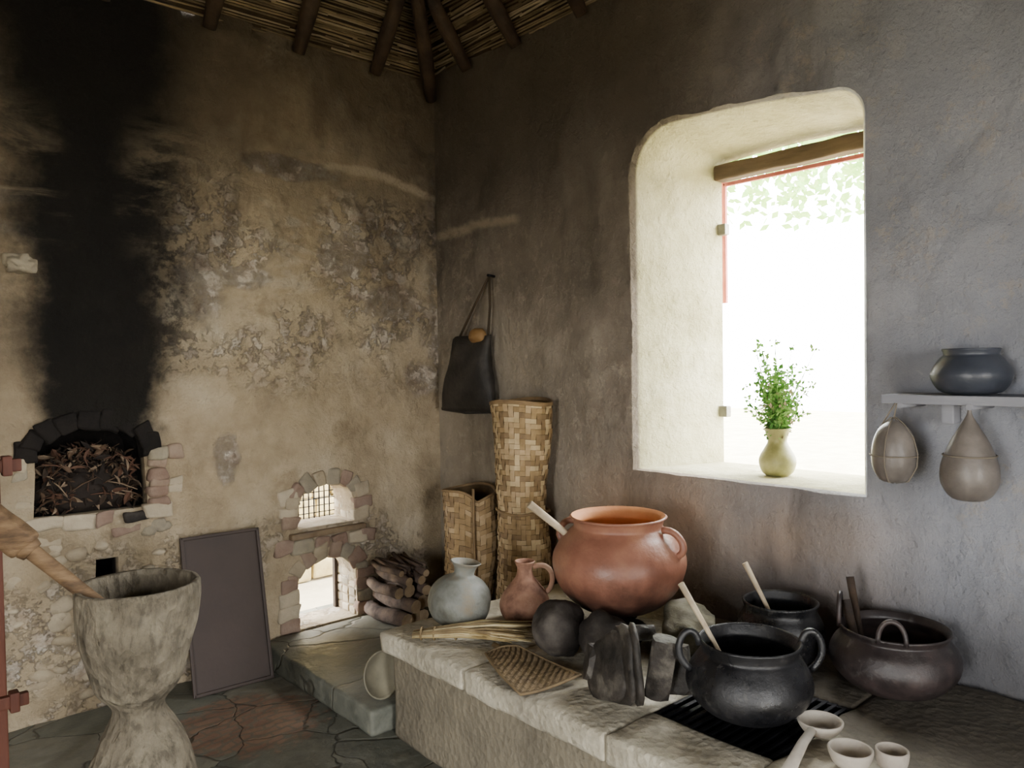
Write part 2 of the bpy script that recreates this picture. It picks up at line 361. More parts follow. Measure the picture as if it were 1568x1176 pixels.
for wall in (0,1):
    for i in range(70):
        sd=i*.0145; off=sd*k; z=3.325+sd*k*s-.012
        hi=(2.84 if wall==0 else 3.9)-off; lo=.2 if wall==0 else 1.2
        u=lo-random.random()*.3
        while u<hi:
            L=random.uniform(.25,.8); e=min(hi+.02,u+L); j=lambda: random.uniform(-.007,.007)
            if random.random()<.9:
                o1=off+j();o2=off+j()
                if wall==0: p=[(u,3.9-o1,z+j()),((u+e)/2,3.9-(o1+o2)/2,z+j()),(e,3.9-o2,z+j())]
                else: p=[(2.84-o1,u,z+j()),(2.84-(o1+o2)/2,(u+e)/2,z+j()),(2.84-o2,e,z+j())]
                b.tube(p,random.uniform(.0045,.0075),random.choice(mCane),5,False)
            u=e-random.uniform(0,.03)
b.obj()
def rafter(p,dirv,r,L=2.2):
    b=MB("roof_rafter"); d=Vector(dirv).normalized(); pts=[];rad=[]
    for i in range(12):
        t=i/11; q=Vector(p)+d*(L*t)+Vector(noise.noise_vector(Vector((p[0]*3,p[1]*3,t*2.5))))*.035*min(1,t*4); pts.append(q); rad.append(r*(1+.1*math.sin(i*1.7))*(.8 if i==0 else 1))
    b.tube(pts,rad,mLog,12,True,endmat=mLogEnd); b.obj()
for x in (-.45,.03,.5,.97,1.447,1.923,2.395): rafter((x,3.855,3.235),(random.uniform(-.03,.03),-1,1.3),.041)
for y in (3.507,3.08,2.6,2.15,1.7,1.2,.7): rafter((2.795,y,3.25),(-1,random.uniform(-.03,.03),1.3),.041)
rafter((2.775,3.835,3.16),(-1,-1,1.3),.042,2.6)
# ---------------------------------------------------------------- window wood
mWood=M("old_window_wood",['4a3f33','6d5c49'],14,.8,.5,50,stretch=(1,.2,1))
mPink=M("pink_painted_wood",['b5655a','c97a6c'],10,.7,.3,40); mMet=M("galvanised_bracket",['6a685f','8a877a'],20,.5,.2,60,metal=.6)
b=MB("window_1")
b.box((3.32,1.80,2.475),(.08,.78,.075),mWood,bev=.012,cuts=6,amp=.006)
b.box((3.372,2.19,2.15),(.02,.03,.62),mPink,bev=.004); b.box((3.372,1.79,2.43),(.02,.80,.02),mPink,bev=.004)
for z in (2.20,1.30): b.box((3.33,2.165,z),(.04,.045,.055),mMet,bev=.005)
b.obj()
# ---------------------------------------------------------------- counter
def stone_mat(name,cols,b1=.6,soot=False):
    t=NT(name); m=t.noise(4,9,.65); f=t.noise(45,6,.7); p=t.n('ShaderNodeTexVoronoi',{'Vector':t.geo.outputs['Position'],'Scale':38.}).outputs['Distance']
    c=t.ramp(m,[(.3+.4*i/(len(cols)-1),x) for i,x in enumerate(cols)]); c=t.mix(t.mr(f,.55,.7,0,.35),c,lin('7a7364'))
    if soot:
        nn=t.mul(t.math('SUBTRACT',m,.5),.7)
        so=t.mul(t.mr(t.math('ADD',t.X,nn),2.0,2.35),t.mr(t.math('ADD',t.Y,nn),2.2,1.5)); c=t.mix(t.mul(so,.82),c,lin('37312c'))
        s2=t.mul(t.mr(t.math('ADD',t.X,nn),2.12,2.35),t.mr(t.Y,2.75,2.2)); c=t.mix(t.mul(s2,.5),c,lin('4d463c'))
    n=t.bump(m,.7,.03); n=t.bump(f,b1,.01,n); n=t.bump(p,.5,.01,n)
    return t.fin(c,n,.8)
mCT=stone_mat("worn_hearth_stone",['948d7e','aea692','c7bfaa','d6d0bf'],soot=True)
mCF=stone_mat("rough_counter_plaster",['686153','7d7564','8c836f'])
b=MB("stone_hearth_counter")
b.box((2.265,1.0,.18),(1.09,3.46,.365),mCF,bev=.02,cuts=14,amp=.018,fr=4)
ys=[2.76,2.20,1.52,1.10,.5,-.1,-.73]
for i in range(len(ys)-1):
    y1,y0=ys[i],ys[i+1]
    if i==2:
        b.box((1.80,(y0+y1)/2,.403),(.23,y1-y0-.004,.09),mCT,bev=.014,cuts=5,amp=.008,sd=i)
        b.box((2.61,(y0+y1)/2,.403),(.43,y1-y0-.004,.09),mCT,bev=.012,cuts=5,amp=.004,sd=i)
    else: b.box((2.255,(y0+y1)/2,.403),(1.14,y1-y0-.004,.09),mCT,bev=.016,cuts=10,amp=.011,sd=i,fr=9)
b.obj()
mIron=M("black_iron",['141414','26252a'],20,.5,.3,60,metal=.7)
b=MB("iron_hearth_grate")
b.box((2.155,1.31,.375),(.47,.40,.015),M("ash_pit",['16130f','2a2520'],10,1,.5,30),bev=0)
for i in range(13):
    y=1.12+i*.0325; b.box((2.155,y,.432),(.475,.014,.02),mIron,bev=.002)
for x in (1.925,2.385): b.box((x,1.31,.43),(.016,.41,.02),mIron,bev=.002)
b.obj()
# ---------------------------------------------------------------- pottery
def terra():
    t=NT("smoked_terracotta"); f=t.noise(5,9,.62); g=t.noise(40,6,.6)
    c=t.ramp(f,[(.32,'724a3a'),(.5,'8a5c49'),(.68,'a07258')])
    so=t.mr(t.math('ADD',t.Z,t.mul(t.math('SUBTRACT',f,.5),.22)),.74,.57); c=t.mix(t.mul(so,.9),c,lin('211a18'))
    t.b.inputs['Specular IOR Level'].default_value=.5
    return t.fin(c,t.bump(g,.25,.01),t.mr(f,.3,.7,.36,.58))
mTerra=terra()
mTerraIn=M("terracotta_inside",['aa7148','c28757'],5,.7,.15,60)
mClay2=M("pale_burnt_clay",['5f4336','97705b','ad8e76'],9,.75,.3,60)
mGreyC=M("grey_green_clay",['3e3a32','5c5c53','7a7c75','837762'],5,.6,.6,25,spec=.4)
def sooty(name,cols,r0_=.3,r1_=.6):
    t=NT(name); f=t.noise(7,9,.65); g=t.noise(22,8,.7); c=t.ramp(f,[(.3+.4*i/(len(cols)-1),x) for i,x in enumerate(cols)]); c=t.mix(t.mr(g,.55,.68,0,.45),c,lin('55524e'))
    t.b.inputs['Specular IOR Level'].default_value=.6
    return t.fin(c,t.bump(g,.4,.010),t.mr(f,.35,.65,r0_,r1_))
mBlk=sooty("black_burnished_clay",['0f0f11','1c1c1e','2b2a2b'],.20,.50)
mBrn=sooty("brown_black_clay",['1d191a','2e2726','463936'],.28,.5)
mStick=M("pale_wood",['a3927a','c9b99c'],14,.7,.3,60)
def pot(b,c,prof_out,th,mat,matin=None,wob=.0,seg=64,sd=0,X=None):
    po=smooth_prof(prof_out,6); pi=[(max(r-th,.002),z) for r,z in po[::-1] if z>prof_out[0][1]+th]
    rim=[(po[-1][0]-th*.5,po[-1][1]+th*.35)]
    b.lathe(po+rim,mat,c,seg,wob=wob,sd=sd,cap1=False,X=X)
    b.lathe(rim+pi,matin or mat,c,seg,wob=wob,sd=sd,cap0=False,cap1=True,X=X)
def loop(b,p0,p1,out,r,mat,n=14,flat=1.):
    p0,p1,out=Vector(p0),Vector(p1),Vector(out); b.tube(bez(p0,p0+out,p1+out,p1,n),r,mat,10,flat=flat)
b=MB("terracotta_cauldron"); c=(2.36,2.035,.548)
pot(b,c,[(.09,0),(.17,.035),(.235,.10),(.266,.18),(.262,.24),(.225,.30),(.188,.335),(.178,.35),(.184,.372),(.196,.385)],.014,mTerra,mTerraIn,wob=.015)
for a in (-75,105):
    a=math.radians(a); d=Vector((math.cos(a),math.sin(a),0)); q=Vector(c)
    loop(b,q+d*.19+Vector((0,0,.345)),q+d*.245+Vector((0,0,.25)),d*.065+Vector((0,0,.02)),.014,mTerra)
b.obj()
b=MB("wooden_stirring_stick"); b.tube([(2.30,2.06,.72),(2.21,2.20,.87),(2.10,2.28,.985)],[.013,.014,.017],mStick,10); b.obj()
b=MB("grey_clay_jug"); X=Matrix.Translation((1.955,2.586,.452))@Euler((math.radians(5),math.radians(7),0)).to_matrix().to_4x4()
pot(b,(0,0,0),[(.05,.004),(.095,.016),(.126,.06),(.133,.11),(.122,.155),(.085,.195),(.05,.212),(.043,.226),(.05,.25),(.066,.268)],.008,mGreyC,wob=.07,X=X)
b.obj()
b=MB("terracotta_ewer"); c=(2.192,2.415,.45)
pot(b,c,[(.055,0),(.09,.02),(.108,.065),(.10,.11),(.07,.155),(.042,.19),(.033,.215),(.033,.235),(.044,.26)],.007,mClay2,wob=.03)
q=Vector(c); d=Vector((.78,-.62,0)); b.tube(bez(q+d*.036+Vector((0,0,.235)),q+d*.13+Vector((0,0,.27)),q+d*.14+Vector((0,0,.15)),q+d*.085+Vector((0,0,.12))),.011,mClay2,10)
b.obj()
def cookpot(name,c,prof,mat,handles,wob=.02,hr=.011,hout=.06,hup=.09):
    b=MB(name); pot(b,c,prof,.01,mat,wob=wob); q=Vector(c); R=prof[-1][0]; H=prof[-1][1]
    for a in handles:
        a=math.radians(a); d=Vector((math.cos(a),math.sin(a),0))
        p0=q+d*(R-.002)+Vector((0,0,H-.012)); p1=q+d*(prof[len(prof)//2][0]-.002)+Vector((0,0,prof[len(prof)//2][1]))
        b.tube(bez(p0,p0+d*.02+Vector((0,0,hup)),p1+d*(hout+.03)+Vector((0,0,.06)),p1,16),hr,mat,10)
    return b
P1=[(.06,0),(.12,.015),(.17,.055),(.19,.10),(.182,.145),(.157,.185),(.145,.20),(.147,.215),(.156,.235)]
cookpot("black_cooking_pot",(2.108,1.292,.45),P1,mBlk,(138,-48),wob=.03,hup=.11).obj()
P2=[(.05,0),(.10,.015),(.14,.055),(.155,.10),(.148,.15),(.13,.185),(.127,.20),(.134,.222)]
cookpot("black_cooking_pot",(2.57,1.447,.45),P2,mBlk,(),wob=.02).obj()
P3=[(.06,0),(.13,.012),(.18,.055),(.2,.10),(.19,.145),(.168,.175),(.162,.187),(.172,.205)]
b=cookpot("brown_cooking_pot",(2.62,1.065,.453),P3,mBrn,(),wob=.02); q=Vector((2.62,1.065,.45))
for a,h_ in ((110,.10),(200,.075)):
    a=math.radians(a); d=Vector((math.cos(a),math.sin(a),0)); t=Vector((-d.y,d.x,0)); p=q+d*.166+Vector((0,0,.20))
    b.tube(bez(p+t*.04,p+t*.045+Vector((0,0,h_*1.35)),p-t*.045+Vector((0,0,h_*1.35)),p-t*.04,14),.008,mBrn,8)
b.obj()
b=MB("wooden_paddle"); b.tube([(2.62,1.16,.50),(2.68,1.24,.78)],[.012,.014],mLog,8); b.tube([(2.56,1.14,.50),(2.60,1.22,.72)],[.01,.018],mLog,8); b.obj()
def spoon(name,tip,end,r=.011):
    b=MB(name); tip,end=Vector(tip),Vector(end); b.tube([tip,(tip+end)/2+Vector((0,0,.004)),end],[r*.8,r,r*1.35],mStick,10,flat=.7)
    b.rock(tip,(.07,.05,.02),mStick,2,2,.08); b.obj()
spoon("wooden_spoon",(2.08,1.33,.56),(1.99,1.46,.85))
spoon("wooden_spoon",(2.56,1.44,.55),(2.52,1.56,.80))
mRk=M("dark_sooty_stone",['191614','332e2a','57514a'],6,.8,.8,20); mRkL=M("grey_hearth_stone",['4a4740','75715f','938f82'],7,.85,.8,22)
b=MB("sooty_round_stone"); b.rock((2.03,2.05,.555),(.2,.2,.22),mRk,3,4,.16); b.obj()
b=MB("sooty_round_stone"); b.rock((2.105,1.885,.535),(.20,.19,.19),mRk,5,4,.22,rot=(0,0,.8)); b.obj()
b=MB("hearth_stone"); b.rock((2.42,1.74,.535),(.30,.21,.185),mRkL,9,4,.28,facet=.92,rot=(0,0,.6)); b.obj()
b=MB("hearth_stone"); b.rock((2.50,2.17,.495),(.2,.2,.10),mRk,12,4,.3,facet=.85); b.obj()
b=MB("hearth_stone"); b.rock((2.30,1.98,.495),(.2,.2,.10),mRk,15,4,.3,facet=.85); b.obj()
# carved stones fanned on edge
b=MB("carved_stone_pot_stand"); mCs=M("carved_grey_stone",['1c1a17','38332e','6b665c'],9,.6,.8,25)
def disc(c,R,th,rot,mat):
    X=Matrix.Translation(c)@Euler(rot).to_matrix().to_4x4(); b.lathe([(R*.35,-th*.7),(R*.6,-th/2),(R*.86,-th/2),(R,-th*.25),(R,th*.25),(R*.86,th/2),(R*.6,th/2),(R*.35,th*.7)],mat,(0,0,0),22,X,wob=.3,sd=c[0]*9)
bz=math.radians(90)
for (cx,cy,cz,R,th,tl,ro) in ((1.866,1.650,.560,.108,.024,.26,78),(1.882,1.615,.572,.122,.026,.10,62),(1.908,1.58,.58,.128,.024,-.06,46)):
    disc((cx,cy,cz),R,th,(bz+tl,0,math.radians(ro)),mCs)
b.rock((1.915,1.735,.535),(.13,.15,.17),mCs,21,3,.25,facet=.68,rot=(.2,.1,.9),flat=True)
b.rock((1.955,1.515,.575),(.08,.12,.32),mCs,23,3,.2,facet=.66,rot=(.16,-.2,.6),flat=True)
b.rock((2.035,1.51,.55),(.08,.13,.23),mCs,27,3,.25,facet=.66,rot=(-.1,.1,.5),flat=True)
b.rock((1.97,1.63,.655),(.09,.18,.07),mCs,29,3,.25,facet=.7,rot=(0,.3,.9),flat=True)
b.obj()
mStraw=[M("dry_husk_%d"%i,c,12,.85,.4,60) for i,c in enumerate([['a89873','c9bb95'],['8a774f','a8966a'],['6d5c42','8e7c5a']])]
b=MB("corn_husk_bundle")
p0=Vector((1.715,2.56,.476));p1=Vector((2.02,2.25,.48)); d=(p1-p0); t=Vector((-d.y,d.x,0)).normalized()
for i in range(120):
    sp=random.uniform(-1,1); e=random.uniform(.8,1.15); zo=random.uniform(0,.06)
    a=p0+t*sp*.020+Vector((0,0,zo*.3-.008)); m=p0+d*.45+t*sp*.034+Vector((0,0,zo*.6)); f_=p0+d*e+t*sp*.09+Vector((0,0,zo*random.uniform(-.2,1)))
    b.tube([a,(a+m)/2,m,(m+f_)/2+Vector((0,0,.006)),f_],[.004,.006,.007,.010,.002],random.choice(mStraw),5,flat=.5)
for k_ in (.08,.2,.4): 
    q=p0+d*k_; b.tube([q+t*.028*math.cos(x)+Vector((0,0,.004+.024*math.sin(x))) for x in [i*math.pi/6 for i in range(12)]],.004,mStraw[2],6,closed=True)
b.obj()
# ---------------------------------------------------------------- weaving
mWv=[M("cane_strip_%d"%i,c,15,.65,.35,70) for i,c in enumerate([['a38a62','bea480'],['8d744e','aa8f67'],['b39c74','cbb48d'],['7a644a','967c57']])]
mWd=M("basket_shadow",['4b3c2a','635136'],10,.9,.3,40)
def weave(b,fn,nu,nv,h_=.006,wrap=True,back=True,mats=None):
    mats=mats or mWv; cm=[random.choice(mats) for _ in range(nu)]; rm=[random.choice(mats) for _ in range(nv)]
    if back:
        vs=[];fs=[]; NU=nu if wrap else nu+1
        for j in range(nv+1):
            for i in range(NU):
                p,n=fn(i/nu,j/nv); vs.append(p-n*.003)
        for j in range(nv):
            for i in range(nu):
                i2=(i+1)%NU; fs.append([j*NU+i,j*NU+i2,(j+1)*NU+i2,(j+1)*NU+i])
        b.add(vs,fs,mWd)
    for j in range(nv):
        for i in range(nu):
            k_=(i+j)%4; g=.04
            if k_<2:
                ha,hb=(0.,h_) if k_==0 else (h_,0.)
                cs_=[(i,j+g,ha),(i+1,j+g,hb),(i+1,j+1-g,hb),(i,j+1-g,ha)]; mt=rm[j]
            else:
                ha,hb=(0.,h_) if k_==2 else (h_,0.)
                cs_=[(i+g,j,ha),(i+1-g,j,ha),(i+1-g,j+1,hb),(i+g,j+1,hb)]; mt=cm[i]
            vs=[]
            for (a,c_,hh) in cs_:
                p,n=fn(a/nu,c_/nv); vs.append(p+n*hh)
            b.add(vs,[[0,1,2,3]],mt,False)
def tubefn(c0,c1,r0f,r1f,sx=1.,sy=1.,bul=0.,wob=0.,sag=0.):
    c0,c1=Vector(c0),Vector(c1)
    def fn(u,v):
        a=2*math.pi*u; r=r0f+(r1f-r0f)*v+bul*math.sin(v*math.pi); 
        r*=1+wob*noise.noise(Vector((math.cos(a),math.sin(a),v*2)))
        n=Vector((math.cos(a)*sx,math.sin(a)*sy,0)); return c0.lerp(c1,v)+n*r+Vector((0,0,sag*v*math.sin(2*a+1))), Vector((math.cos(a),math.sin(a),0))
    return fn
b=MB("tall_woven_basket")
weave(b,tubefn((2.66,2.93,.125),(2.65,2.93,.80),.145,.132,.95,1.,.006,.10),34,26,.004)
g2=tubefn((2.65,2.93,.78),(2.655,2.93,1.36),.122,.168,.95,1.,.0,.10,.010)
weave(b,g2,34,22,.004)
b.tube([(2.655+.140*.95*math.cos(x),2.93+.140*math.sin(x),.80+.006*math.sin(3*x)) for x in [i*math.pi/16 for i in range(32)]],.007,mWv[3],6,closed=True)
for v_ in (.985,1.0): b.tube([g2(i/40,v_)[0] for i in range(40)],.007,mWv[3],6,closed=True)
b.obj()
b=MB("folded_woven_basket")
f1=tubefn((2.63,3.34,.125),(2.63,3.34,.86),.13,.170,.85,1.,.012,.16,.012)
def f2(u,v):
    p,n=f1(u,v); a=2*math.pi*u
    g=math.exp(-((a-4.3)/.35)**2); p=p-n*.06*g*v+Vector((0,0,-.05*g*v)); return p,n
weave(b,f2,30,26,.004,mats=[mWv[1],mWv[3],mWv[0]])
b.tube([f2(i/40,1.)[0] for i in range(40)],.008,mWv[3],6,closed=True)
b.tube([f2(.655,1.)[0]+Vector((-.01,-.01,.06)),f2(.655,.8)[0]+Vector((-.012,-.012,0)),f2(.66,.5)[0]+Vector((-.012,-.012,0)),f2(.66,.2)[0]+Vector((-.01,-.01,0))],.008,mWv[3],6)
b.obj()
b=MB("woven_fire_fan")
ctr=Vector((1.83,2.02,.464)); ax=Vector((1.80-1.9,1.86-2.27,0)).normalized(); tx=Vector((-ax.y,ax.x,0))
def ff(u,v):
    w=.07+.05*math.sin(min(1,v*1.2)*math.pi*.6); return ctr+ax*((v-.5)*.36)+tx*((u-.5)*2*w)+Vector((0,0,.012*math.sin(u*3+v*4)+.006)),Vector((0,0,1))
mFn=[M("aged_palm_%d"%i,c,15,.75,.35,70) for i,c in enumerate([['76664c','8f7b5c'],['685842','7f6c4e'],['84725a','998566']])]
weave(b,ff,30,44,.0015,False,True,mFn)
rim=[ff(u/10,1)[0] for u in range(11)]+[ff(1,1-v/10)[0] for v in range(1,11)]+[ff(1-u/10,0)[0] for u in range(1,11)]+[ff(0,v/10)[0] for v in range(1,10)]
b.tube(rim,.005,mFn[1],6,closed=True); b.tube([ctr-ax*.14+Vector((0,0,.008)),ctr-ax*.25+Vector((0,0,.004))],.011,mFn[0],8)
b.obj()
# ---------------------------------------------------------------- leather bag
mLe=M("dark_leather",['1d1b18','2e2a26','3f3932'],8,.6,.5,30,spec=.4); mSt=M("leather_strap",['3a3023','4c3f2e'],10,.8,.3,50)
b=MB("hanging_leather_bag"); rings=[];N=32
for j in range(15):
    v=j/14; z=1.285+.425*v; yc=3.525-.055*v; hw=.235-.075*v+.012*math.sin(v*7); hd=.05*(math.sin(math.pi*min(1,v*.9+.08))**.6)+.012
    for i in range(N):
        a=2*math.pi*i/N; ca,sa=math.cos(a),math.sin(a)
        rings.append(Vector((2.765+hd*math.copysign(abs(ca)**.8,ca)+.010*noise.noise(Vector((a*2,v*6,1))),yc+hw*math.copysign(abs(sa)**.7,sa),z+.01*math.sin(a*3)*(v>.9))))
fs=[[j*N+i,j*N+(i+1)%N,(j+1)*N+(i+1)%N,(j+1)*N+i] for j in range(14) for i in range(N)]
b.add(rings,fs+[list(range(N))[::-1],[14*N+i for i in range(N)]],mLe)
b.tube([(2.77,3.60,1.70),(2.79,3.48,1.88),(2.80,3.35,2.045)],.007,mSt,8); b.tube([(2.77,3.33,1.70),(2.79,3.33,1.88),(2.80,3.345,2.045)],.007,mSt,8)
b.tube([(2.765,3.76,1.29),(2.75,3.52,1.278),(2.765,3.29,1.29)],.012,mLe,8)
b.rock((2.755,3.40,1.715),(.09,.13,.09),M("gourd_lid",['6b4f2c','99764a'],9,.6,.2,40),4,3,.15)
b.tube([(2.86,3.347,2.05),(2.79,3.347,2.055)],.008,mIron,8)
b.obj()
# ---------------------------------------------------------------- vase with greenery
mVase=M("olive_glazed_clay",['848250','a7a26c','bcb787'],8,.45,.15,40,spec=.5)
b=MB("vase_with_greenery"); c=(3.075,1.739,1.048)
pot(b,c,[(.045,0),(.066,.018),(.078,.055),(.074,.085),(.055,.12),(.042,.145),(.042,.165),(.052,.195),(.057,.205)],.006,mVase)
mG=[M("leaf_green_%d"%i,c_,20,.6,.1,40) for i,c_ in enumerate([['4f8433','6fa048'],['3f702c','588a3e'],['76a04c','93bb66']])]
mFl=M("dry_flower",['9c8b70','b8a88c'],20,.8,.1,40)
q=Vector(c)+Vector((0,0,.17))
for i in range(130):
    a=random.uniform(0,6.283); rr_=abs(random.gauss(0,.07)); L=random.uniform(.10,.30)
    if i%12==0: L=random.uniform(.33,.42); rr_=random.uniform(.03,.15)
    tip=q+Vector((rr_*math.cos(a)*1.1,rr_*math.sin(a)*1.1,L)); base=q+Vector((random.uniform(-.03,.03),random.uniform(-.03,.03),0))
    mid=base.lerp(tip,.5)+Vector((0,0,.02)); pts=bez(base,base+Vector((0,0,L*.3)),mid,tip,6); mg=random.choice(mG)
    b.tube(pts,[.0014]*7,mg,4,False)
    for k_ in range(28):
        sp=.014; p=pts[1+k_%6]+Vector([random.uniform(-sp,sp) for _ in range(3)]); n=Vector([random.uniform(-1,1) for _ in range(3)]).normalized(); m2=n.orthogonal().normalized()
        l=random.uniform(.014,.03); w_=l*.26; s2=n.cross(m2)
        b.add([p,p+n*l*.5+s2*w_,p+n*l,p+n*l*.5-s2*w_],[[0,1,2,3]],mg if k_%9 else mFl,False)
b.obj()
# ---------------------------------------------------------------- shelf, pot, gourds
mSh=M("grey_shelf_wood",['84858d','9c9da4'],8,.75,.4,40,stretch=(1,.2,1))
b=MB("wall_shelf"); b.box((2.73,.76,1.415),(.20,.70,.03),mSh,bev=.004)
for y in (.55,.95): b.box((2.79,y,1.37),(.06,.04,.08),mSh,bev=.006)
b.tube([(2.83,1.05,1.393),(2.63,1.05,1.396)],.010,mSh,8); b.tube([(2.83,.84,1.393),(2.62,.84,1.396)],.010,mSh,8)
b.obj()
b=MB("dark_clay_bowl"); mBl=M("slate_dark_clay",['2f333c','444955'],6,.4,.2,40,spec=.6)
pot(b,(2.725,.868,1.431),[(.05,0),(.09,.012),(.114,.05),(.112,.08),(.09,.115),(.078,.128),(.084,.145)],.007,mBl); b.obj()
mGd=M("dried_gourd",['58524c','706963','888079'],6,.42,.3,25,spec=.5); mStr=M("twine",['7a7164'],10,.9)
b=MB("hanging_gourd_canteen"); c=(2.63,1.068,1.14)
b.lathe(smooth_prof([(.004,0),(.04,.006),(.064,.045),(.069,.09),(.062,.14),(.045,.178),(.02,.2),(.004,.205)]),mGd,c,32)
q=Vector(c)
for a in (0,1.57,3.14,4.71): b.tube([q+Vector(((r_+.004)*math.cos(a),(r_+.004)*math.sin(a),z)) for r_,z in [(.002,-.002),(.042,.006),(.068,.055),(.071,.1),(.058,.15),(.03,.192),(.004,.215)]],.0025,mStr,5)
b.tube([q+Vector((0,0,.21)),q+Vector((0,-.01,.262))],.0025,mStr,5); b.tube([q+Vector((.0,.045,.178)),q+Vector((0,-.005,.262))],.0025,mStr,5)
b.tube([q+Vector((.073*math.cos(i*math.pi/10),.073*math.sin(i*math.pi/10),.09)) for i in range(20)],.0025,mStr,5,closed=True)
b.obj()
b=MB("hanging_gourd"); c=(2.63,.842,1.105)
b.lathe(smooth_prof([(.004,0),(.05,.008),(.078,.05),(.081,.10),(.066,.155),(.045,.2),(.022,.24),(.008,.268),(.005,.285)]),mGd,c,32)
q=Vector(c); b.tube([q+Vector((.0735*math.cos(i*math.pi/10),.0735*math.sin(i*math.pi/10),.142)) for i in range(20)],.003,mStr,5,closed=True)
b.tube([q+Vector((0,0,.28)),q+Vector((0,0,.295))],.003,mStr,5); b.obj()
# ---------------------------------------------------------------- ladle and bowls on counter
mLd=M("olive_wood",['a0968a','bcb4a6'],9,.6,.2,50)
b=MB("wooden_ladle"); c=Vector((2.12,1.07,.462))
pot(b,c,[(.02,0),(.045,.01),(.06,.03),(.064,.042)],.007,mLd)
b.tube([c+Vector((-.055,-.005,.036)),c+Vector((-.14,-.02,.03)),c+Vector((-.31,-.06,.012))],[.014,.015,.02],mLd,10,flat=.6); b.obj()
b=MB("wooden_bowl"); pot(b,(2.03,.94,.452),[(.025,0),(.045,.01),(.056,.035),(.058,.048)],.007,mLd); b.obj()
b=MB("wooden_bowl"); pot(b,(2.10,.86,.452),[(.02,0),(.036,.01),(.042,.035),(.042,.05)],.006,mLd); b.obj()
b=MB("enamel_bowl"); X=Matrix.Translation((1.725,2.865,.222))@Euler((math.radians(78),0,math.radians(8))).to_matrix().to_4x4()
b.lathe(smooth_prof([(.03,0),(.06,.006),(.092,.03),(.1,.045)])+[(.094,.046)]+smooth_prof([(.09,.036),(.058,.014),(.01,.008)]),M("pale_enamel",['6f6a5a','8d8772'],8,.5,.1,40),(0,0,0),40,X); b.obj()
# ---------------------------------------------------------------- mortar
def mortar_mat():
    t=NT("hewn_grey_wood"); f=t.noise(7,9,.65); g=t.noise(26,6,.7,(1,1,.45)); v=t.n('ShaderNodeTexVoronoi',{'Vector':t.n('ShaderNodeMapping',{0:t.geo.outputs['Position'],3:(1,1,.5)}).outputs[0],'Scale':30.}).outputs['Distance']
    c=t.ramp(f,[(.3,'5a5344'),(.5,'7a7160'),(.7,'948b76')]); c=t.mix(t.mr(g,.48,.66,0,.55),c,lin('3e382d'))
    n=t.bump(v,1.,.02); n=t.bump(g,1.,.02,n); return t.fin(c,n,.75)
mMo=mortar_mat()
b=MB("wooden_mortar"); c=(.785,2.907,0)
pr=smooth_prof([(.205,0),(.198,.08),(.172,.17),(.13,.27),(.095,.335),(.086,.365),(.098,.395),(.135,.44),(.166,.52),(.188,.62),(.2,.72),(.204,.79)],5)
pr+= [(.200,.80),(.182,.798)]+smooth_prof([(.180,.78),(.172,.68),(.145,.58),(.10,.50),(.03,.46)],4)
b.lathe(pr,mMo,c,72,wob=.09); b.obj()
def grain():
    t=NT("worn_brown_handle_wood"); g=t.noise(18,8,.65,(.35,.5,1.6)); f=t.noise(6,6,.6)
    c=t.ramp(g,[(.35,'4a3a2a'),(.5,'71593f'),(.65,'8a7052')]); c=t.mix(t.mr(f,.5,.65,0,.5),c,lin('54442f'))
    return t.fin(c,t.bump(g,.8,.01),.65)
mHd=grain()
b=MB("wooden_pestle"); p0=Vector((.80,2.84,.60)); p1=Vector((.49,3.0,.945)); d=(p1-p0).normalized()
b.tube([p0,p0.lerp(p1,.5),p1,p1+d*.03],[.03,.024,.027,.030],mHd,12)
sx_=d.cross(Vector((0,0,1))).normalized(); sz_=sx_.cross(d).normalized()
Rm=Matrix((d,sx_,sz_)).transposed().to_4x4()
b.box(p1+d*.21,(.38,.085,.10),mHd,bev=.022,cuts=5,amp=.007,R=Rm)
b.tube([p1+d*.0,p1+d*.02,p1+d*.04],[.036,.042,.036],mHd,12); b.obj()
mRed=M("red_brown_wood",['4d2b20','6b4030'],10,.6,.3,40,stretch=(1,1,.2))
b=MB("wooden_drying_rack")
for x in (.415,-.35): b.box((x,3.25,.64),(.045,.04,1.28),mRed,bev=.005)
for z in (.38,1.22): b.box((.05,3.22,z),(.90,.03,.045),mRed,bev=.005)
for x in (.455,-.39): 
    for z in (.38,1.22): b.box((x,3.215,z),(.03,.05,.07),mRed,bev=.005)
b.obj()
b=MB("brown_metal_sheet"); mSheet=M("brown_painted_metal",['342a25','40342e'],3,.55,.1,30,spec=.35)
an=math.atan2(.17,.73); X0=(1.43,3.765,.365)
b.box(X0,(.385,.012,.75),mSheet,rot=(-an,.0,-.06),bev=.003)
for dx,w_,z_,h_ in ((-.185,.016,0,.75),(.185,.016,0,.75),(0,.385,.367,.016),(0,.385,-.367,.016)):
    p=Vector(X0)+Euler((-an,0,-.06)).to_matrix()@Vector((dx,-.006,z_)); b.box(p,(w_,.02,h_),mSheet,rot=(-an,0,-.06),bev=.004)
b.obj()
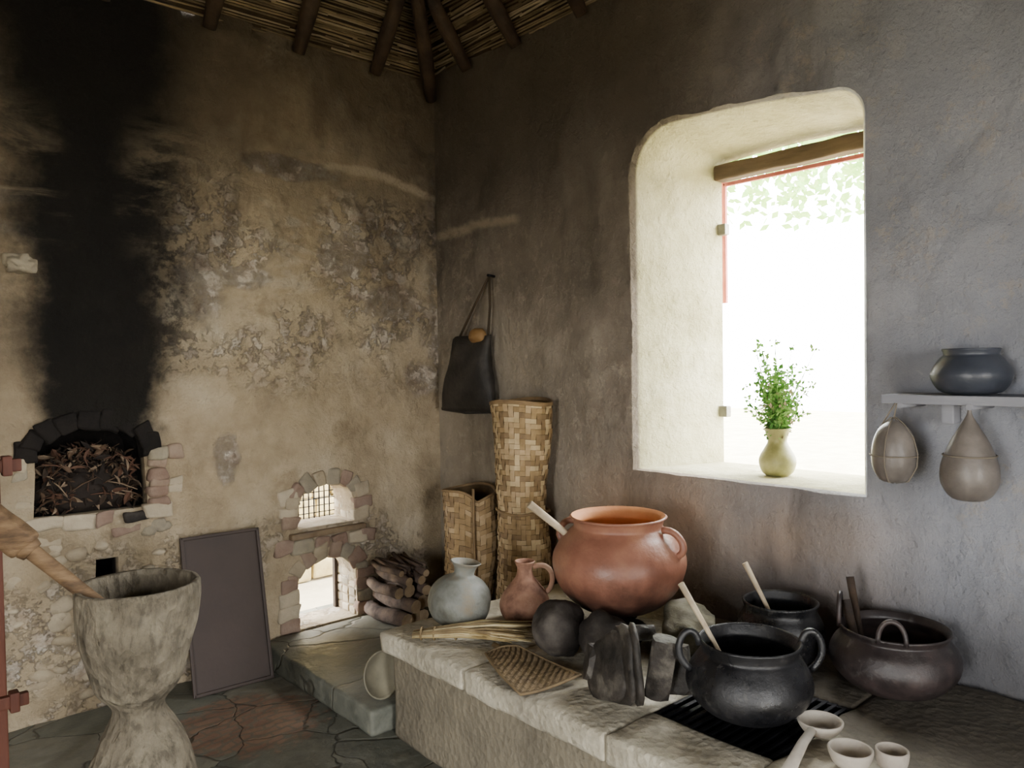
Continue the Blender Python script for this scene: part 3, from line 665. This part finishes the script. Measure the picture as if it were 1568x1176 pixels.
# ---------------------------------------------------------------- stone surrounds
mBr=[M("old_brick_%d"%i,c_,9,.9,.9,24) for i,c_ in enumerate([['86705f','a18e7c'],['978972','b1a48c'],['877e6f','a39982'],['80685a','988474'],['a89b84','beb19a']])]
b=MB("arched_opening_surround")
def st(x,z,w_,h_,rot=0.,dep=.05,y=3.900,m=None): b.box((x,y+random.uniform(0,.008),z),(w_,dep,h_),m or random.choice(mBr),rot=(0,rot+random.uniform(-.09,.09),0),bev=.012,jit=.010,cuts=3,amp=.014,sd=random.random()*20,fr=12)
for (x0,x1,za,zb,rise) in ((1.87,2.235,.12,.49,.13),(1.88,2.23,.67,.905,.12)):
    z=za
    while z<zb-rise+.03:
        h_=random.uniform(.05,.1); 
        for sgn,xx in ((-1,x0),(1,x1)):
            ww=random.uniform(.08,.12); st(xx+sgn*(ww/2-.004),z+h_/2,ww,h_+.004,y=3.907)
        z+=h_
    cx=(x0+x1)/2; hw=(x1-x0)/2; n=8
    for i in range(n):
        a=math.pi*(i+.5)/n; R=hw+.038
        st(cx+R*math.cos(a),zb-rise+(rise+.038)*math.sin(a),random.uniform(.07,.095),random.uniform(.07,.095),rot=math.pi/2-a,m=mBr[random.choice([0,3,2,1])],y=3.906)
for x in (1.80,1.90,2.02,2.13,2.24,2.31): st(x,.575,random.uniform(.09,.13),.075,y=3.905)
b.box((2.055,3.895,.635),(.46,.07,.03),M("sill_wood",['6b5a47','8a775e'],12,.7,.4,40),bev=.008,cuts=3,amp=.006)
b.obj()
b=MB("opening_jamb_stones")
for (z0_,z1_) in ((.12,.38),(.67,.80)):
    z=z0_+.02
    while z<z1_:
        for y in (3.95,4.03,4.10):
            b.box((2.243,y,z),(.03,.07,.045),random.choice(mBr[1:3]+[mBr[4]]),bev=.008,jit=.003,cuts=2,amp=.004,sd=random.random()*9)
        z+=.052
b.box((2.225,4.13,.31),(.03,.03,.38),mLog,bev=.004)
for x in [1.90+.033*i for i in range(10)]: b.tube([(x,4.14,.66),(x,4.14,.92)],.004,mIron,6)
for z in (.70,.74,.78,.82,.86): b.tube([(1.87,4.138,z),(2.24,4.138,z)],.003,mIron,6)
b.obj()
b=MB("hearth_niche_surround"); mSo=M("sooted_stone",['110e0c','1f1a16'],9,.9,.9,24)
z=.92
while z<1.2:
    h_=random.uniform(.035,.06); st(1.165,z,.09,h_,m=mBr[random.choice([0,3,2,1])],y=3.906)
    if random.random()<.5: st(1.25,z,.08,h_,m=mBr[random.choice([0,4,2])],y=3.917)
    if random.random()<.5: st(.605,z,.06,h_,m=mBr[random.choice([1,4,2])],y=3.917)
    z+=h_+.002
for i in range(9):
    a=math.pi*(i+.5)/9; st(.88+.26*math.cos(a),1.17+.155*math.sin(a),random.uniform(.08,.12),random.uniform(.07,.1),rot=math.pi/2-a,m=mSo,y=3.914)
for x,w_ in ((.68,.15),(.82,.13),(.93,.09),(1.16,.14)): st(x,.87+random.uniform(-.008,.008),w_,random.uniform(.05,.07),m=random.choice([mBr[4],mBr[2],mBr[1],mBr[3]]),y=3.903)
st(1.06,.86,.10,.05,m=mRk)
for x,w_ in ((.70,.12),(1.02,.12),(1.15,.1)): st(x,.80,w_,.055,m=random.choice(mBr),y=3.914)
b.obj()
b=MB("exposed_rubble_masonry")
for i in range(60):
    x=random.uniform(.25,1.28); z=random.uniform(.06,.80)
    if .82<x<1.05 and .52<z<.74: continue
    sz=random.uniform(.05,.13); b.rock((x,3.912,z),(sz,.045,sz*random.uniform(.5,.8)),random.choice([mBr[1],mBr[2],mBr[4],mBr[1]]),i,2,.4,rot=(0,random.uniform(-.4,.4),0))
b.obj()
b=MB("protruding_wall_stone"); b.rock((.62,3.87,2.015),(.13,.10,.085),mBr[2],6,4,.5,facet=.95); b.obj()
b=MB("dry_leaf_and_twig_pile"); mC=[M("dry_leaf_%d"%i,c_,15,.85,.3,50) for i,c_ in enumerate([['4a3828','665242'],['2f251d','44372b'],['7a6752','95826d'],['4f382c','624636'],['1e1814','2d251f']])]
b.rock((.88,4.05,1.0),(.46,.26,.26),mC[4],4,4,.2)
def ptop(x,y): return min(1.06+.12*math.sin((x-.64)/.48*3.14)+(y-3.9)*.4,1.21-abs(x-.88)*.3)
for i in range(950):
    x=random.uniform(.68,1.08); y=random.uniform(3.91,4.12); z=random.uniform(.91,ptop(x,y)); l=random.uniform(.015,.045); w_=l*random.uniform(.3,.6); cv=l*random.uniform(.1,.4)
    X=Matrix.Translation((x,y,z))@Euler((random.uniform(-1.5,1.5),random.uniform(-1.2,1.2),random.uniform(0,6))).to_matrix().to_4x4()
    b.add([(-l,0,0),(-l*.4,w_*.5,cv),(0,w_*.6,cv*1.3),(l*.5,w_*.4,cv),(l,0,0),(l*.5,-w_*.4,cv),(0,-w_*.6,cv*1.3),(-l*.4,-w_*.5,cv),(0,0,cv*.7)],[[0,8,1],[1,8,2],[2,8,3],[3,8,4],[4,8,5],[5,8,6],[6,8,7],[7,8,0]],random.choice(mC),False,X)
for i in range(110):
    x=random.uniform(.70,1.04); y=random.uniform(3.90,4.10); z=random.uniform(.96,ptop(x,y)); v=Vector((random.uniform(-1,1),random.uniform(-.5,.2),random.uniform(-.4,.6))).normalized()*random.uniform(.03,.08)
    p=Vector((x,y,z)); b.tube([p-v,p+Vector((0,0,.008)),p+v],[.002,.0035,.002],random.choice(mC),5)
b.obj()
b=MB("firewood_pile"); mBk=M("firewood_bark",['352b22','564840','6b5a4a'],12,.9,.9,30); mEn=M("firewood_end",['7d6a52','a08c70'],14,.85,.3,50)
for (x,z,r_) in ((2.28,.165,.042),(2.37,.165,.045),(2.455,.16,.038),(2.325,.24,.04),(2.41,.24,.042),(2.48,.23,.034),(2.29,.31,.032),(2.36,.315,.036),(2.44,.31,.03),(2.33,.375,.028),(2.40,.375,.027),(2.30,.42,.018),(2.43,.41,.02)):
    y0=3.50+random.uniform(-.05,.04); y1=3.84; dx=random.uniform(-.02,.02)
    b.tube([(x+dx*(1-t_)+.01*math.sin(t_*5+x*20),y0+(y1-y0)*t_,z+.006*math.sin(t_*7)) for t_ in [0,.25,.5,.75,1]],[r_*random.uniform(.9,1.05) for _ in range(5)],mBk,9,True,endmat=mEn)
for i in range(14):
    x=2.26+random.random()*.2; b.tube([(x,3.52,.39+random.random()*.06),(x+random.uniform(-.08,.08),3.8,.42+random.random()*.05)],random.uniform(.006,.012),mBk,6,endmat=mBk)
b.obj()
# ---------------------------------------------------------------- outside
mGr=M("pale_courtyard_ground",['a59a80','c2b698'],3,.9,.4,15); mYs=M("yellow_stone_wall",['8a7b50','a5956a','baab80'],5,.9,.8,9)
b=MB("ground"); b.box((4,4,-.16),(40,40,.1),mGr,bev=0); b.obj()
b=MB("courtyard_wall")
for j in range(9):
    x=1.5+random.random()*.1
    while x<4.6:
        w_=random.uniform(.14,.3); b.box((x+w_/2,5.6,-.1+j*.16+.08),(w_-.015,.25,.15),mYs,bev=.02,jit=.01); x+=w_
b.obj()
b=MB("tree_outside"); mBark=M("bark",['5c4a38','7a6650'],8,.9,.8,20)
b.tube([(10,7.4,-.1),(9.9,7.3,1.5),(9.5,6.6,3.6)],[.2,.16,.1],mBark,10)
for i in range(3200):
    v=Vector([random.gauss(0,1) for _ in range(3)]).normalized()*random.uniform(.4,1); p=Vector((9.5,5.2,4.9))+Vector((v.x*2,v.y*3.4,v.z*1.6)); n=Vector([random.uniform(-1,1) for _ in range(3)]).normalized(); m2=n.orthogonal().normalized(); s2=n.cross(m2)
    b.add([p,p+n*.09+s2*.045,p+n*.18,p+n*.09-s2*.045],[[0,1,2,3]],mG[2],False)
b.obj()
# ---------------------------------------------------------------- light
w=D2.worlds.new("overcast_sky"); bpy.context.scene.world=w; w.use_nodes=True
bg=w.node_tree.nodes['Background']; bg.inputs[0].default_value=(.99,.995,1,1); bg.inputs[1].default_value=36
def portal(name,loc,rot,sx,sy):
    l=D2.lights.new(name,'AREA'); l.shape='RECTANGLE'; l.size=sx; l.size_y=sy; l.cycles.is_portal=True
    o=D2.objects.new(name,l); o.location=loc; o.rotation_euler=rot; bpy.context.collection.objects.link(o)
portal("window_skylight",(3.38,1.79,1.75),(0,math.radians(90),0),1.5,.85)
portal("added_doorway_portal",(.05,-3.02,1.1),(math.radians(90),0,0),1.1,2.2)  # sky portal for the fill opening added behind the camera
portal("added_side_doorway_portal",(-3.02,0,1.05),(0,math.radians(-90),0),2.1,1.0)  # sky portal for the added side opening that fills the right wall
print("done")
